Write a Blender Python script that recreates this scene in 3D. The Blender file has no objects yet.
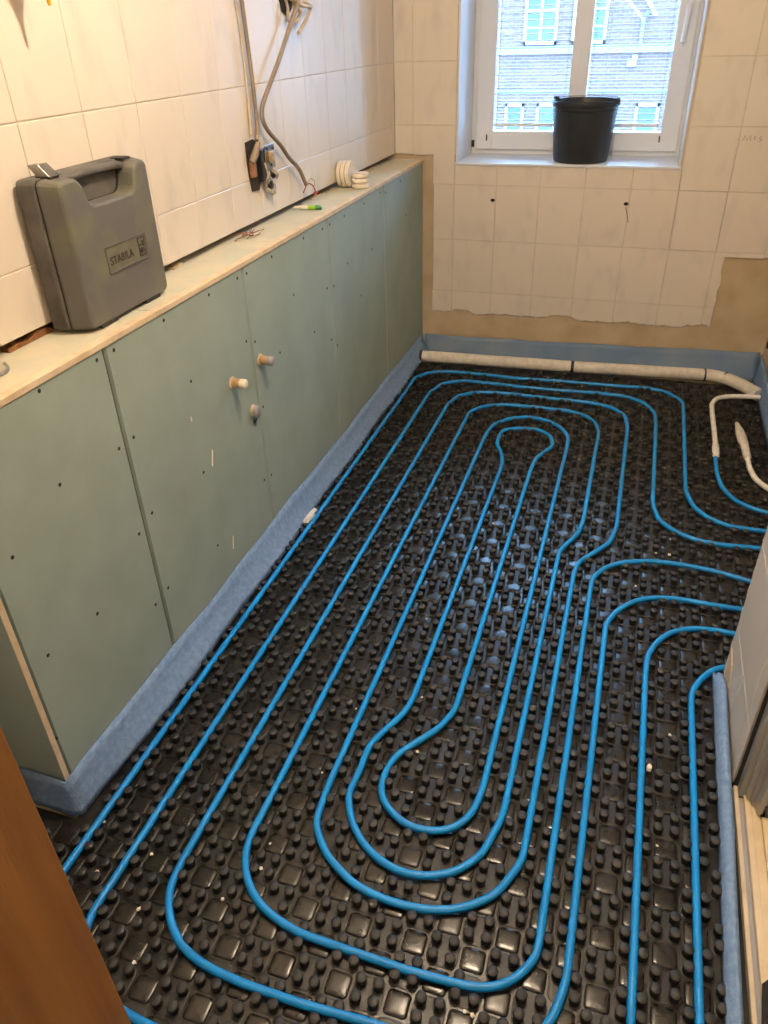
import bpy, bmesh, math, random
from mathutils import Vector, Matrix
random.seed(4)
scene = bpy.context.scene
C = scene.collection

# ------------------------------------------------------------------ camera
cam_d = bpy.data.cameras.new('camera')
cam = bpy.data.objects.new('camera', cam_d); C.objects.link(cam)
R = Vector((0.95184, 0.305455, -0.026404)); U = Vector((-0.144523, 0.522966, 0.840012)); F = Vector((-0.270394, 0.795741, -0.541925))
cam.matrix_world = Matrix(((R.x, U.x, -F.x, 1.1574), (R.y, U.y, -F.y, -3.7333), (R.z, U.z, -F.z, 1.4659), (0, 0, 0, 1)))
cam_d.sensor_fit = 'VERTICAL'; cam_d.sensor_height = 36.0
cam_d.lens = 753.19 / 1024 * 36.0
cam_d.clip_start = 0.02; cam_d.clip_end = 200
scene.camera = cam

# ------------------------------------------------------------------ sky, exposure
SKY = 22.0
LAMP = 1320.0
HALL_FILL = 260.0  # strength of the fill light added in the hall
world = bpy.data.worlds.new('sky'); scene.world = world; world.use_nodes = True
bg = world.node_tree.nodes['Background']
bg.inputs['Color'].default_value = (0.33, 0.62, 1.0, 1); bg.inputs['Strength'].default_value = SKY
vs = scene.view_settings
vs.view_transform = 'Standard'; vs.look = 'None'; vs.gamma = 1.0; vs.use_curve_mapping = False; vs.exposure = 0.35

# the sky's light comes in through the window opening (sampling portal in the opening)
pl = bpy.data.lights.new('window_portal', 'AREA'); pl.shape = 'RECTANGLE'; pl.size = 1.0; pl.size_y = 1.3
po = bpy.data.objects.new('window_portal', pl); C.objects.link(po)
po.location = (0.79, 0.42, 1.56); po.rotation_euler = (-math.pi / 2, 0, 0)
pl.cycles.is_portal = True

# ------------------------------------------------------------------ materials
def s2l(c):
    return tuple((x / 12.92 if x <= 0.04045 else ((x + 0.055) / 1.055) ** 2.4) for x in (v / 255.0 for v in c))
MATS = {}
def mat(name, c1, c2=None, rough=0.5, scale=8.0, lo=0.35, hi=0.65, bump=0.0, bscale=None, metal=0.0, detail=4.0, stretch=(1, 1, 1), rough2=None, rand=0.0, spec=None):
    """two-tone principled material: noise in world position mixes c1 and c2; colours are sRGB 0-255"""
    m = bpy.data.materials.new(name); m.use_nodes = True; MATS[name] = m
    nt = m.node_tree; N = nt.nodes; L = nt.links; b = N['Principled BSDF']
    b.inputs['Roughness'].default_value = rough; b.inputs['Metallic'].default_value = metal
    if spec is not None: b.inputs['Specular IOR Level'].default_value = spec
    a = s2l(c1)
    if c2 is None and not bump and not rand:
        b.inputs['Base Color'].default_value = (*a, 1); return m
    g = N.new('ShaderNodeNewGeometry'); mp = N.new('ShaderNodeMapping'); mp.inputs['Scale'].default_value = stretch
    L.new(g.outputs['Position'], mp.inputs['Vector'])
    nz = N.new('ShaderNodeTexNoise'); nz.inputs['Scale'].default_value = scale; nz.inputs['Detail'].default_value = detail
    L.new(mp.outputs['Vector'], nz.inputs['Vector'])
    mr = N.new('ShaderNodeMapRange'); mr.inputs['From Min'].default_value = lo; mr.inputs['From Max'].default_value = hi
    L.new(nz.outputs['Fac'], mr.inputs['Value'])
    mx = N.new('ShaderNodeMix'); mx.data_type = 'RGBA'
    mx.inputs['A'].default_value = (*a, 1); mx.inputs['B'].default_value = (*s2l(c2 or c1), 1)
    L.new(mr.outputs['Result'], mx.inputs['Factor'])
    out = mx.outputs['Result']
    if rand:
        oi = N.new('ShaderNodeObjectInfo'); hs = N.new('ShaderNodeHueSaturation'); r2 = N.new('ShaderNodeMapRange')
        r2.inputs['To Min'].default_value = 1 - rand; r2.inputs['To Max'].default_value = 1 + rand
        L.new(oi.outputs['Random'], r2.inputs['Value']); L.new(r2.outputs['Result'], hs.inputs['Value']); L.new(out, hs.inputs['Color']); out = hs.outputs['Color']
    L.new(out, b.inputs['Base Color'])
    if rough2 is not None:
        r3 = N.new('ShaderNodeMapRange'); r3.inputs['To Min'].default_value = rough; r3.inputs['To Max'].default_value = rough2
        L.new(mr.outputs['Result'], r3.inputs['Value']); L.new(r3.outputs['Result'], b.inputs['Roughness'])
    if bump:
        n2 = N.new('ShaderNodeTexNoise'); n2.inputs['Scale'].default_value = bscale or scale * 4; n2.inputs['Detail'].default_value = 3
        L.new(mp.outputs['Vector'], n2.inputs['Vector'])
        bp = N.new('ShaderNodeBump'); bp.inputs['Strength'].default_value = bump; bp.inputs['Distance'].default_value = 0.004
        L.new(n2.outputs['Fac'], bp.inputs['Height']); L.new(bp.outputs['Normal'], b.inputs['Normal'])
    return m
mat('tile', (218, 208, 195), (202, 194, 184), rough=0.3, scale=13, lo=.52, hi=.8, stretch=(1, 1, .45), rand=.015)
mat('grout', (206, 196, 181), (196, 185, 170), rough=.9, scale=30, bump=.2)
mat('plaster', (194, 174, 144), (180, 158, 126), rough=.95, scale=7, bump=.4, bscale=60)
mat('wall_paint', (222, 216, 206), (214, 206, 194), rough=.9, scale=6)
mat('ceiling_paint', (232, 228, 220), (226, 221, 212), rough=.95, scale=4)
mat('board_green', (148, 163, 154), (141, 156, 147), rough=.85, scale=7, bump=.08, bscale=200, rand=.015)
mat('ledge_green', (184, 184, 166), (202, 192, 166), rough=.9, scale=9, bump=.1, bscale=80)
mat('gypsum', (216, 196, 168), (200, 178, 146), rough=.95, scale=25, bump=.3)
mat('joint', (122, 116, 92), (104, 98, 76), rough=.95, scale=40)
mat('screed', (206, 190, 150), (188, 170, 128), rough=.95, scale=15)
mat('mat_sheet', (20, 19, 17), (34, 31, 27), rough=.26, scale=10, bump=.05, bscale=60, rough2=.4)
mat('mat_base', (20, 19, 17), (34, 31, 27), rough=.4, scale=10, rough2=.5)
mat('mat_pad', (22, 20, 18), (38, 35, 30), rough=.22, scale=10, rough2=.32)
mat('mat_stud', (26, 25, 23), (44, 41, 37), rough=.5, scale=40, rough2=.62)
mat('pipe_blue', (0, 138, 216), (0, 130, 204), rough=.38, scale=6)
mat('white_tube', (238, 234, 228), (222, 216, 206), rough=.6, scale=40, bump=.2)
mat('foam_sleeve', (222, 216, 206), (206, 198, 186), rough=.9, scale=40, bump=.3)
mat('tape_black', (26, 24, 22), rough=.5)
mat('foam_blue', (104, 136, 178), (134, 160, 194), rough=.75, scale=70, bump=.4, bscale=220, lo=.3, hi=.7)
mat('foam_dusty', (104, 128, 160), (124, 142, 162), rough=.85, scale=6, bump=.3, bscale=200)
mat('pvc_white', (224, 228, 232), (218, 222, 228), rough=.35, scale=4)
mat('pvc_grey', (150, 152, 154), rough=.4)
mat('seal', (168, 150, 110), rough=.8)
mat('dark_metal', (60, 60, 62), rough=.4, metal=.6)
mat('steel', (178, 176, 172), (150, 148, 144), rough=.32, metal=1.0, scale=30)
mat('aluminium', (176, 174, 168), (158, 156, 150), rough=.38, metal=.3, scale=20, stretch=(1, 1, .1))
mat('bucket_plastic', (30, 32, 35), (38, 40, 43), rough=.48, scale=10, bump=.1)
mat('case_plastic', (70, 69, 66), (104, 101, 96), rough=.6, scale=14, lo=.35, hi=.75, bump=.15, bscale=120)
mat('case_front', (92, 91, 88), (118, 120, 84), rough=.6, scale=9, lo=.48, hi=.9, bump=.12, bscale=120)
mat('case_green', (104, 102, 84), (92, 90, 76), rough=.6, scale=30)
mat('case_letter', (40, 38, 34), rough=.7)
mat('cable_beige', (196, 178, 146), (172, 154, 126), rough=.6, scale=20)
mat('cable_grey', (140, 124, 104), (120, 106, 88), rough=.6, scale=20)
mat('copper', (150, 92, 64), (128, 76, 54), rough=.4, metal=.5, scale=60)
mat('wire_red', (170, 60, 50), rough=.5)
mat('wire_brown', (110, 70, 48), rough=.6)
mat('dark_hole', (44, 36, 28), (28, 24, 20), rough=.95, scale=60)
mat('bakelite', (152, 104, 62), (120, 80, 48), rough=.6, scale=60)
mat('torn_plaster', (190, 182, 166), (120, 112, 100), rough=.95, scale=120, bump=.6)
mat('disc_white', (228, 218, 200), (218, 206, 186), rough=.55, scale=20)
mat('vial_green', (150, 200, 60), rough=.25)
mat('vial_cap', (44, 120, 66), rough=.4)
mat('yellow', (226, 170, 14), rough=.4)
mat('wood_brown', (152, 104, 48), (128, 86, 40), rough=.5, scale=7, stretch=(6, 6, .45), detail=8, bump=.12, bscale=40)
mat('cream_paint', (226, 208, 176), (214, 194, 160), rough=.5, scale=20)
mat('asphalt', (70, 70, 72), rough=.9)
mat('grey_paint', (160, 158, 160), rough=.6)
mat('offcut', (58, 56, 54), (44, 42, 40), rough=.8, scale=60)
mat('brass', (196, 166, 124), (168, 136, 96), rough=.4, metal=.3, scale=60)
mat('plug_grey', (150, 148, 150), rough=.5)
mat('pencil', (96, 84, 74), rough=.9)
mat('crumb', (236, 226, 208), rough=.95)
mat('slat', (206, 220, 234), rough=.45)
mat('house_white', (170, 172, 174), rough=.6)
mat('house_band', (104, 128, 134), rough=.7)
mat('house_glass', (28, 46, 78), (44, 64, 96), rough=.15, scale=.6)
mat('roof_tile', (96, 70, 62), rough=.9)

def brick_mat():
    m = bpy.data.materials.new('house_brick'); m.use_nodes = True; MATS['house_brick'] = m
    nt = m.node_tree; N = nt.nodes; L = nt.links; b = N['Principled BSDF']; b.inputs['Roughness'].default_value = .9
    g = N.new('ShaderNodeNewGeometry'); sx = N.new('ShaderNodeSeparateXYZ'); cb = N.new('ShaderNodeCombineXYZ')
    L.new(g.outputs['Position'], sx.inputs['Vector']); L.new(sx.outputs['X'], cb.inputs['X']); L.new(sx.outputs['Z'], cb.inputs['Y'])
    br = N.new('ShaderNodeTexBrick'); br.inputs['Scale'].default_value = 1.0
    br.inputs['Brick Width'].default_value = .25; br.inputs['Row Height'].default_value = .0833; br.inputs['Mortar Size'].default_value = .008
    br.inputs['Color1'].default_value = (*s2l((98, 72, 70)), 1); br.inputs['Color2'].default_value = (*s2l((84, 62, 64)), 1); br.inputs['Mortar'].default_value = (*s2l((112, 108, 108)), 1)
    L.new(cb.outputs['Vector'], br.inputs['Vector']); L.new(br.outputs['Color'], b.inputs['Base Color'])
brick_mat()
def glass_mat():
    m = bpy.data.materials.new('glass'); m.use_nodes = True; MATS['glass'] = m
    nt = m.node_tree; N = nt.nodes; L = nt.links; N.remove(N['Principled BSDF'])
    t = N.new('ShaderNodeBsdfTransparent'); t.inputs['Color'].default_value = (.95, .97, .98, 1)
    gl = N.new('ShaderNodeBsdfGlossy'); gl.inputs['Roughness'].default_value = .02
    fr = N.new('ShaderNodeFresnel'); fr.inputs['IOR'].default_value = 1.45
    mx = N.new('ShaderNodeMixShader'); L.new(fr.outputs['Fac'], mx.inputs['Fac']); L.new(t.outputs['BSDF'], mx.inputs[1]); L.new(gl.outputs['BSDF'], mx.inputs[2])
    L.new(mx.outputs['Shader'], N['Material Output'].inputs['Surface'])
glass_mat()
def emit_mat(name, col, strength):
    m = bpy.data.materials.new(name); m.use_nodes = True; MATS[name] = m
    nt = m.node_tree; b = nt.nodes['Principled BSDF']
    b.inputs['Emission Color'].default_value = (*col, 1); b.inputs['Emission Strength'].default_value = strength
emit_mat('bulb_glow', (1.0, .80, .58), LAMP)
emit_mat('fill_glow', (1.0, .82, .62), HALL_FILL)

# ------------------------------------------------------------------ mesh helpers
class MB:
    def __init__(s): s.v = []; s.f = []
    def add(s, vs, fs):
        o = len(s.v); s.v += [tuple(v) for v in vs]; s.f += [tuple(i + o for i in f) for f in fs]; return s
    def box(s, x0, x1, y0, y1, z0, z1):
        return s.add([(x0, y0, z0), (x1, y0, z0), (x1, y1, z0), (x0, y1, z0), (x0, y0, z1), (x1, y0, z1), (x1, y1, z1), (x0, y1, z1)],
                     [(0, 3, 2, 1), (4, 5, 6, 7), (0, 1, 5, 4), (1, 2, 6, 5), (2, 3, 7, 6), (3, 0, 4, 7)])
    def prism(s, poly, h0, h1, fn):
        """poly: ccw 2-D outline; fn(a, b, h) -> point; h0 back, h1 front"""
        n = len(poly)
        s.add([fn(a, b, h0) for a, b in poly] + [fn(a, b, h1) for a, b in poly],
              [tuple(range(n - 1, -1, -1)), tuple(range(n, 2 * n))] + [(i, (i + 1) % n, n + (i + 1) % n, n + i) for i in range(n)])
        return s
    def tube(s, pts, r, n=8, cap=True):
        P = [Vector(p) for p in pts]; rs = r if isinstance(r, (list, tuple)) else [r] * len(P)
        V = []; Fc = []; up = None
        for i, p in enumerate(P):
            t = (P[min(i + 1, len(P) - 1)] - P[max(i - 1, 0)]).normalized()
            if up is None: up = Vector((0, 0, 1)) if abs(t.z) < .9 else Vector((1, 0, 0))
            a = t.cross(up)
            if a.length < 1e-5: a = t.orthogonal()
            a.normalize(); b = a.cross(t); up = b
            for k in range(n):
                q = 2 * math.pi * k / n; V.append(p + (a * math.cos(q) + b * math.sin(q)) * rs[i])
        for i in range(len(P) - 1):
            for k in range(n):
                Fc.append((i * n + k, (i + 1) * n + k, (i + 1) * n + (k + 1) % n, i * n + (k + 1) % n))
        if cap: Fc += [tuple(range(n)), tuple(range((len(P) - 1) * n + n - 1, (len(P) - 1) * n - 1, -1))]
        return s.add(V, Fc)
    def lathe(s, prof, n=24, c=(0, 0, 0), fn=None):
        """prof: (r, h) from bottom to top; closes ends where r is 0"""
        fn = fn or (lambda x, y, z: (c[0] + x, c[1] + y, c[2] + z))
        V = []; Fc = []; rows = []
        for r, h in prof:
            if r < 1e-6: rows.append([len(V)]); V.append(fn(0, 0, h))
            else:
                rows.append(list(range(len(V), len(V) + n)))
                V += [fn(r * math.cos(2 * math.pi * k / n), r * math.sin(2 * math.pi * k / n), h) for k in range(n)]
        for A, B in zip(rows, rows[1:]):
            for k in range(n):
                k2 = (k + 1) % n
                if len(A) == 1 and len(B) == 1: continue
                if len(A) == 1: Fc.append((A[0], B[k2], B[k]))
                elif len(B) == 1: Fc.append((A[k], A[k2], B[0]))
                else: Fc.append((A[k], A[k2], B[k2], B[k]))
        return s.add(V, Fc)
    def mesh(s, name, m, smooth=0):
        me = bpy.data.meshes.new(name); me.from_pydata(s.v, [], s.f)
        bm = bmesh.new(); bm.from_mesh(me); bmesh.ops.recalc_face_normals(bm, faces=bm.faces); bm.to_mesh(me); bm.free()
        me.materials.append(MATS[m])
        if smooth:
            me.polygons.foreach_set('use_smooth', [True] * len(me.polygons)); me.set_sharp_from_angle(angle=math.radians(smooth))
        me.update(); return me
    def obj(s, name, m, parent=None, smooth=0, bevel=0, loc=None):
        return link(name, s.mesh(name, m, smooth), parent, bevel, loc)
def link(name, me, parent=None, bevel=0, loc=None):
    o = bpy.data.objects.new(name, me); C.objects.link(o); o.parent = parent
    if loc is not None: o.location = loc
    if bevel:
        b = o.modifiers.new('bevel', 'BEVEL'); b.width = bevel; b.segments = 2; b.limit_method = 'ANGLE'; b.angle_limit = math.radians(40)
    return o
def tag(o, label, cat, group=None):
    o['label'] = label; o['category'] = cat
    if group: o['group'] = group
    return o
def thing(name, label, cat, loc=(0, 0, 0), rot=(0, 0, 0), group=None):
    o = bpy.data.objects.new(name, None); C.objects.link(o); o.empty_display_size = .05
    o.location = loc; o.rotation_euler = rot
    return tag(o, label, cat, group)
def struct(o, label, cat):
    o['kind'] = 'structure'; return tag(o, label, cat)
def sempty(name, label, cat, loc=(0, 0, 0)):
    o = thing(name, label, cat, loc); o['kind'] = 'structure'; return o
def smooth_path(pts, step=.008, sig=.018, z=None):
    """even resampling of a polyline, then a gaussian pass: a bent pipe's run"""
    P = [Vector(p) if len(p) == 3 else Vector((p[0], p[1], z)) for p in pts]
    Q = []
    for a, b in zip(P, P[1:]):
        n = max(1, int((b - a).length / step))
        Q += [a.lerp(b, i / n) for i in range(n)]
    Q.append(P[-1])
    k = int(2.5 * sig / step); w = [math.exp(-.5 * (i * step / sig) ** 2) for i in range(-k, k + 1)]
    out = []
    for i in range(len(Q)):
        s = Vector((0, 0, 0)); t = 0
        for j, ww in zip(range(i - k, i + k + 1), w):
            kk = min(i, len(Q) - 1 - i)
            if abs(j - i) > kk: continue
            s += Q[j] * ww; t += ww
        out.append(s / t)
    return out
# ------------------------------------------------------------------ the room
D = 0.138          # front face of the half wall
ZL = 0.9375        # top of its ledge
CEIL = 2.45
YF = -3.46         # front wall, with the doorway the photograph is taken from
XR = 1.785         # right wall
struct(MB().box(-.3, 2.75, -5.2, .0, -.16, -.008).obj('floor', 'screed'), 'pale screed floor under the black stud mat', 'floor')
struct(MB().box(-.3, 2.75, -5.2, .45, CEIL, CEIL + .1).obj('ceiling', 'ceiling_paint'), 'white plaster ceiling above the bathroom', 'ceiling')

def tile_mesh(poly, fn, thick=.009, inset=.0016):
    """tile with an arris: outline at the back, slightly smaller outline at the front"""
    n = len(poly); cx = sum(a for a, b in poly) / n; cy = sum(b for a, b in poly) / n
    def shr(d):
        out = []
        for a, b in poly:
            out.append((a + (d if a < cx else -d), b + (d if b < cy else -d)))
        return out
    g = shr(.0009); h = shr(.0009 + inset)
    V = [fn(a, b, 0) for a, b in g] + [fn(a, b, thick - .0012) for a, b in g] + [fn(a, b, thick) for a, b in h]
    Fc = [tuple(range(n - 1, -1, -1)), tuple(range(2 * n, 3 * n))]
    for o in (0, n): Fc += [(o + i, o + (i + 1) % n, o + n + (i + 1) % n, o + n + i) for i in range(n)]
    return MB().add(V, Fc)
ZR = [.33, .58, .83, 1.08, 1.33, 1.58, 1.83, 2.08, 2.33, CEIL]

# left wall: tile face at x = 0
wl = sempty('wall_left', 'cream tiled wall on the left above the green half wall', 'wall', (-.009, 0, 0))
MB().box(-.16, -.0015, YF - .14, -2.95, 0, CEIL).box(-.16, -.0015, -2.95, .0, 0, ZL - .0135).box(-.16, -.055, -2.95, .0, ZL - .0135, ZL + .022).box(-.16, -.0015, -2.95, .0, ZL + .022, CEIL).obj('wall_core', 'plaster', wl)
MB().box(-.0015, .0066, -2.94, -.002, ZL + .024, CEIL).box(-.0015, .0066, YF, -2.96, .332, CEIL).obj('grout_bed', 'grout', wl)
fl = lambda a, b, h: (h, -a, b)           # a runs towards the viewer
cache = {}
def tile_l(a0, a1, z0, z1):
    k = (round(a1 - a0, 3), round(z1 - z0, 3))
    if k not in cache: cache[k] = tile_mesh([(0, 0), (0, k[1]), (k[0], k[1]), (k[0], 0)], fl).mesh('tile', 'tile')
    link('tile', cache[k], wl, 0, (0, -a0, z0))
cols = [.003, .021] + [.021 + .2 * k for k in range(1, 18)]; cols[-1] = -YF
for a0, a1 in zip(cols, cols[1:]):
    if a1 - a0 < .01: continue
    for z0, z1 in zip(ZR, ZR[1:]):
        if a0 < 2.95:
            if z1 < ZL + .02: continue
            if z0 < ZL: z0 = ZL + .021
        tile_l(a0, a1, z0, z1)
# crumbled mortar along the ledge
for y0, y1, h in ((-2.60, -2.47, .016), (-1.98, -1.93, .010), (-1.02, -.90, .007), (-.45, -.30, .010)):
    n = 9; top = [(y0 + (y1 - y0) * i / n, h * random.uniform(.35, 1)) for i in range(n + 1)]
    b = MB(); poly = [(y0, 0)] + [(y0 - .0, .001)] + top + [(y1, 0)]
    b.prism(poly, -.018, .004, lambda a, z, d: (d, a, ZL + z)); b.obj('mortar_crust', 'bakelite' if h > .015 else 'plaster', wl)

# back wall: tile face at y = 0, window opening, broken tile edge at the bottom
wb = sempty('wall_back', 'cream tiled back wall around the window, tiles hacked off at the bottom', 'wall', (0, .009, 0))
WX0, WX1, WZ0, WZ1 = .295, 1.281, .925, 2.2
core = MB()
for x0, x1, z0, z1 in ((-.16, WX0, -.1, CEIL), (WX1, 2.75, -.1, CEIL), (WX0, WX1, -.1, WZ0 - .03), (WX0, WX1, WZ1, CEIL)):
    core.box(x0, x1, .0015, .43, z0, z1)
core.obj('wall_core', 'plaster', wb)
MB().box(.003, .088, -.0066, .003, .96, CEIL).box(.088, WX0 - .002, -.0066, .003, .96, CEIL).box(.192, 1.525, -.0066, .003, .25, WZ0 - .03).box(WX1 + .002, XR, -.0066, .003, .566, CEIL).box(WX0, WX1, -.0066, .003, WZ1 + .004, CEIL).obj('grout_bed', 'grout', wb)
fb = lambda a, b, h: (a, -h, b)
def tile_b(poly): tile_mesh(poly, fb).obj('tile', 'tile', wb)
def rect(x0, x1, z0, z1): tile_b([(x0, z0), (x1, z0), (x1, z1), (x0, z1)])
XC = [.003, .09, .29, .49, .69, .89, 1.09, 1.29, 1.49, 1.69, XR]
BOT = [(.187, .221), (.284, .221), (.311, .24), (.365, .234), (.42, .214), (.5, .224), (.593, .227), (.711, .22), (.775, .227), (.836, .249), (.875, .245), (.93, .223), (1.066, .227), (1.162, .235), (1.212, .226), (1.283, .228), (1.401, .228), (1.434, .241), (1.502, .249), (1.533, .233)]
def zb(x):
    for (a, za), (b, z2) in zip(BOT, BOT[1:]):
        if a <= x <= b: return za + (z2 - za) * (x - a) / (b - a)
    return .23
for i, (x0, x1) in enumerate(zip(XC, XC[1:])):
    for z0, z1 in zip(ZR, ZR[1:]):
        inwin = .28 < x0 < 1.28
        if z0 >= 1.08:
            if inwin and z1 <= WZ1: continue
            if inwin and z0 < WZ1: rect(x0, x1, WZ1 + .004, z1); continue
            rect(x0, x1, z0, z1)
        elif z0 == .83:
            if i == 0: rect(x0, x1, .957, z1)
            elif i == 1: tile_b([(x0, .957), (.186, .955), (.190, .83), (x1, .83), (x1, z1), (x0, z1)])
            elif inwin: rect(x0, x1, z0, WZ0 - .004)
            else: rect(x0, x1, z0, z1)
        else:
            if i == 0: continue
            xa = .19 if i == 1 else x0
            if z0 == .58: rect(xa, x1, z0, z1)
            elif z0 == .33:
                if i <= 7: rect(xa, x1, z0, z1)
                elif i == 8: tile_b([(x0, .33), (1.528, .33), (1.531, .37), (1.526, .40), (1.534, .43), (1.533, .47), (1.526, .50), (1.529, .563), (x1, .563), (x1, z1), (x0, z1)])
                else: rect(x0, x1, .563, z1)
    if 1 <= i <= 8:      # broken row
        xa = .187 if i == 1 else x0; xb = 1.531 if i == 8 else x1
        n = max(3, int((xb - xa) / .014)); pts = []
        for k in range(n + 1):
            x = xa + (xb - xa) * k / n; pts.append((x, zb(x) + random.uniform(-.0045, .0045)))
        tile_b(pts + [(xb, .33), (xa, .33)])
for x, z in ((.476, .766), (1.078, .769)):
    b = MB(); b.lathe([(0, 0), (.010, 0), (.011, .0008), (.007, .0012), (0, .0013)], 12, fn=lambda a, c, h: (x + a, -.009 - h, z + c * .7)); b.obj('screw_hole', 'dark_hole', wb)
b = MB().tube([(1.078, -.0095, .755), (1.090, -.0095, .72), (1.098, -.0095, .69)], .0022, 6); b.obj('rust_drip', 'cable_grey', wb)
b = MB()
for seg in (((1.503, 1.027), (1.512, 1.048), (1.521, 1.030), (1.533, 1.049), (1.535, 1.028)), ((1.548, 1.047), (1.550, 1.032)), ((1.575, 1.044), (1.566, 1.040), (1.577, 1.032), (1.568, 1.026))):
    b.tube([(x, -.0095, z) for x, z in seg], .0011, 5)
b.obj('pencil_mark', 'pencil', wb)

# right wall with foam strip, opening to an alcove, tiled stub and the framed opening nearer the viewer
wr = sempty('wall_right', 'plastered right wall beside the insulated pipe corner', 'wall')
MB().box(XR, 2.6, -1.02, 0, -.1, CEIL).obj('wall_core', 'plaster', wr)
wa = sempty('wall_alcove', 'plain painted wall deep in the opening on the right', 'wall')
MB().box(2.6, 2.75, -5.2, 0, -.1, CEIL).obj('wall_core', 'wall_paint', wa)
b = MB(); b.lathe([(0, 0), (.017, 0), (.017, .006), (.010, .007), (.010, .003), (0, .003)], 14, fn=lambda a, c, h: (XR - h, -.085 + a, .205 + c)); b.obj('pipe_hole', 'dark_hole', wr)

XS = 1.533         # tiled face of the stub
ws = sempty('wall_stub', 'short tiled wall end on the right with a ragged vertical tile edge', 'wall', (XS + .009, 0, 0))
MB().box(.0015, .13, -2.462, -2.105, -.1, CEIL).obj('wall_core', 'plaster', ws)
fs = lambda a, b, h: (-h, -a, b)
zs = [.012, .18, .43, .68, .93, 1.18, 1.43, 1.68, 1.93, 2.18, 2.43]
for i, (z0, z1) in enumerate(zip(zs, zs[1:])):
    cut = 2.29 if i % 2 == 0 else 2.41
    n = max(4, int((z1 - z0) / .02))
    jag = [(2.098 + random.uniform(-.006, .006), z1 - (z1 - z0) * k / n) for k in range(n + 1)]
    tile_mesh(jag + [(cut, z0), (cut, z1)], fs).obj('tile', 'tile', ws)
    tile_mesh([(cut, z0), (2.46, z0), (2.46, z1), (cut, z1)], fs).obj('tile', 'tile', ws)
b = MB().prism([(2.105, .03), (2.16, .03), (2.20, .05), (2.17, .10), (2.11, .11)], .0, .0105, fs); b.obj('mortar_crust', 'gypsum', ws)

df = sempty('door_2', 'aluminium framed opening with a cream sill at the right edge', 'door frame', (XS, -2.465, 0))
for nm, x0, x1, y0, y1, z0, z1, m in (('seal', .003, .016, -.006, -.001, .012, 2.1, 'offcut'), ('jamb', .010, .030, -.030, -.006, .012, 2.1, 'aluminium'), ('jamb', .022, .080, -.046, -.006, .03, 2.1, 'aluminium'),
                                  ('rebate', .030, .070, -.054, -.046, .03, 2.1, 'grey_paint'), ('jamb', .040, .052, -.080, -.054, .03, 2.1, 'aluminium'), ('jamb_back', .080, .12, -.075, -.0, -.0, 2.1, 'grey_paint'),
                                  ('sill_edge', .002, .011, -1.0, -.004, -.005, .016, 'cream_paint'), ('sill_groove', .011, .021, -1.0, -.03, -.005, .010, 'grey_paint'), ('sill_rail', .021, .034, -1.0, -.03, -.005, .022, 'cream_paint'),
                                  ('sill', .034, .052, -1.0, -.03, -.005, .018, 'cream_paint'), ('sill_rail', .052, .066, -1.0, -.08, -.005, .024, 'cream_paint'), ('threshold', .066, 1.06, -1.0, -.01, -.005, .014, 'grey_paint')):
    MB().box(x0, x1, y0, y1, z0, z1).obj(nm, m, df, bevel=.0015)

# front wall with the brown door lining the camera looks past
wf = sempty('wall_front', 'plastered wall around the doorway nearest the viewer', 'wall')
MB().box(-.16, .72, YF - .12, YF, -.1, CEIL).box(.72, 1.66, YF - .12, YF, 2.08, CEIL).box(1.66, 2.75, YF - .12, YF, -.1, CEIL).obj('wall_core', 'wall_paint', wf)
d1 = sempty('door_1', 'brown wooden door lining at the lower left corner', 'door frame', (.72, YF, 0))
MB().box(.0, .030, -.105, .008, .012, 2.08).obj('lining', 'wood_brown', d1, bevel=.002)
MB().box(.0, .026, -.135, -.105, .012, 2.08).obj('lining', 'wood_brown', d1, bevel=.002)
MB().box(-.07, .018, -.150, -.120, .012, 2.15).obj('casing', 'wood_brown', d1, bevel=.003)
MB().box(-.07, .0, .0, .012, .012, 2.15).obj('casing', 'wood_brown', d1, bevel=.003)
MB().box(.0, .94, -.12, .008, 2.05, 2.08).obj('lining', 'wood_brown', d1, bevel=.002)
MB().box(.91, .94, -.12, .008, .012, 2.05).obj('lining', 'wood_brown', d1, bevel=.002)
hw = sempty('wall_hall', 'plain painted walls of the hall behind the viewer', 'wall')
MB().box(-.3, 2.75, -5.3, -5.2, -.1, CEIL).box(-.3, -.16, -5.2, YF - .12, -.1, CEIL).obj('wall_core', 'wall_paint', hw)

# ------------------------------------------------------------------ half wall clad in green boards
lw = sempty('wall_half', 'half-height wall clad in green plasterboard along the left side', 'half wall')
YE = -2.945
MB().box(.004, D - .014, YE + .014, -.004, 0, ZL - .014).obj('wall_core', 'joint', lw)
seams = [-.003, -.612, -1.236, -1.871, -2.497, YE + .0135]
SCR = [(-2.699, .914), (-2.526, .908), (-2.467, .908), (-2.272, .908), (-2.206, .73), (-2.468, .703), (-2.524, .703), (-2.717, .722), (-2.878, .658), (-2.721, .393), (-2.878, .412), (-2.527, .478), (-2.53, .266), (-2.465, .498), (-2.222, .476), (-2.217, .233), (-2.469, .272),
       (-1.904, .904), (-1.849, .902), (-1.684, .906), (-1.446, .905), (-1.9, .725), (-1.849, .706), (-1.696, .616), (-1.556, .756), (-1.416, .587), (-1.283, .898), (-1.216, .899), (-1.074, .898), (-.854, .899), (-1.277, .697), (-1.214, .687), (-1.062, .728), (-.781, .712), (-.933, .57), (-1.268, .507), (-1.216, .467), (-.655, .904), (-.587, .892), (-.371, .902), (-.297, .748), (-2.93, .85), (-2.93, .22), (-2.06, .905), (-1.9, .48), (-1.849, .50), (-1.9, .27), (-1.849, .26)]
scr_me = MB().lathe([(0, -.003), (.0044, -.003), (.0044, .0003), (0, .0003)], 10, fn=lambda a, c, h: (h, a, c)).mesh('screw', 'dark_hole')
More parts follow.
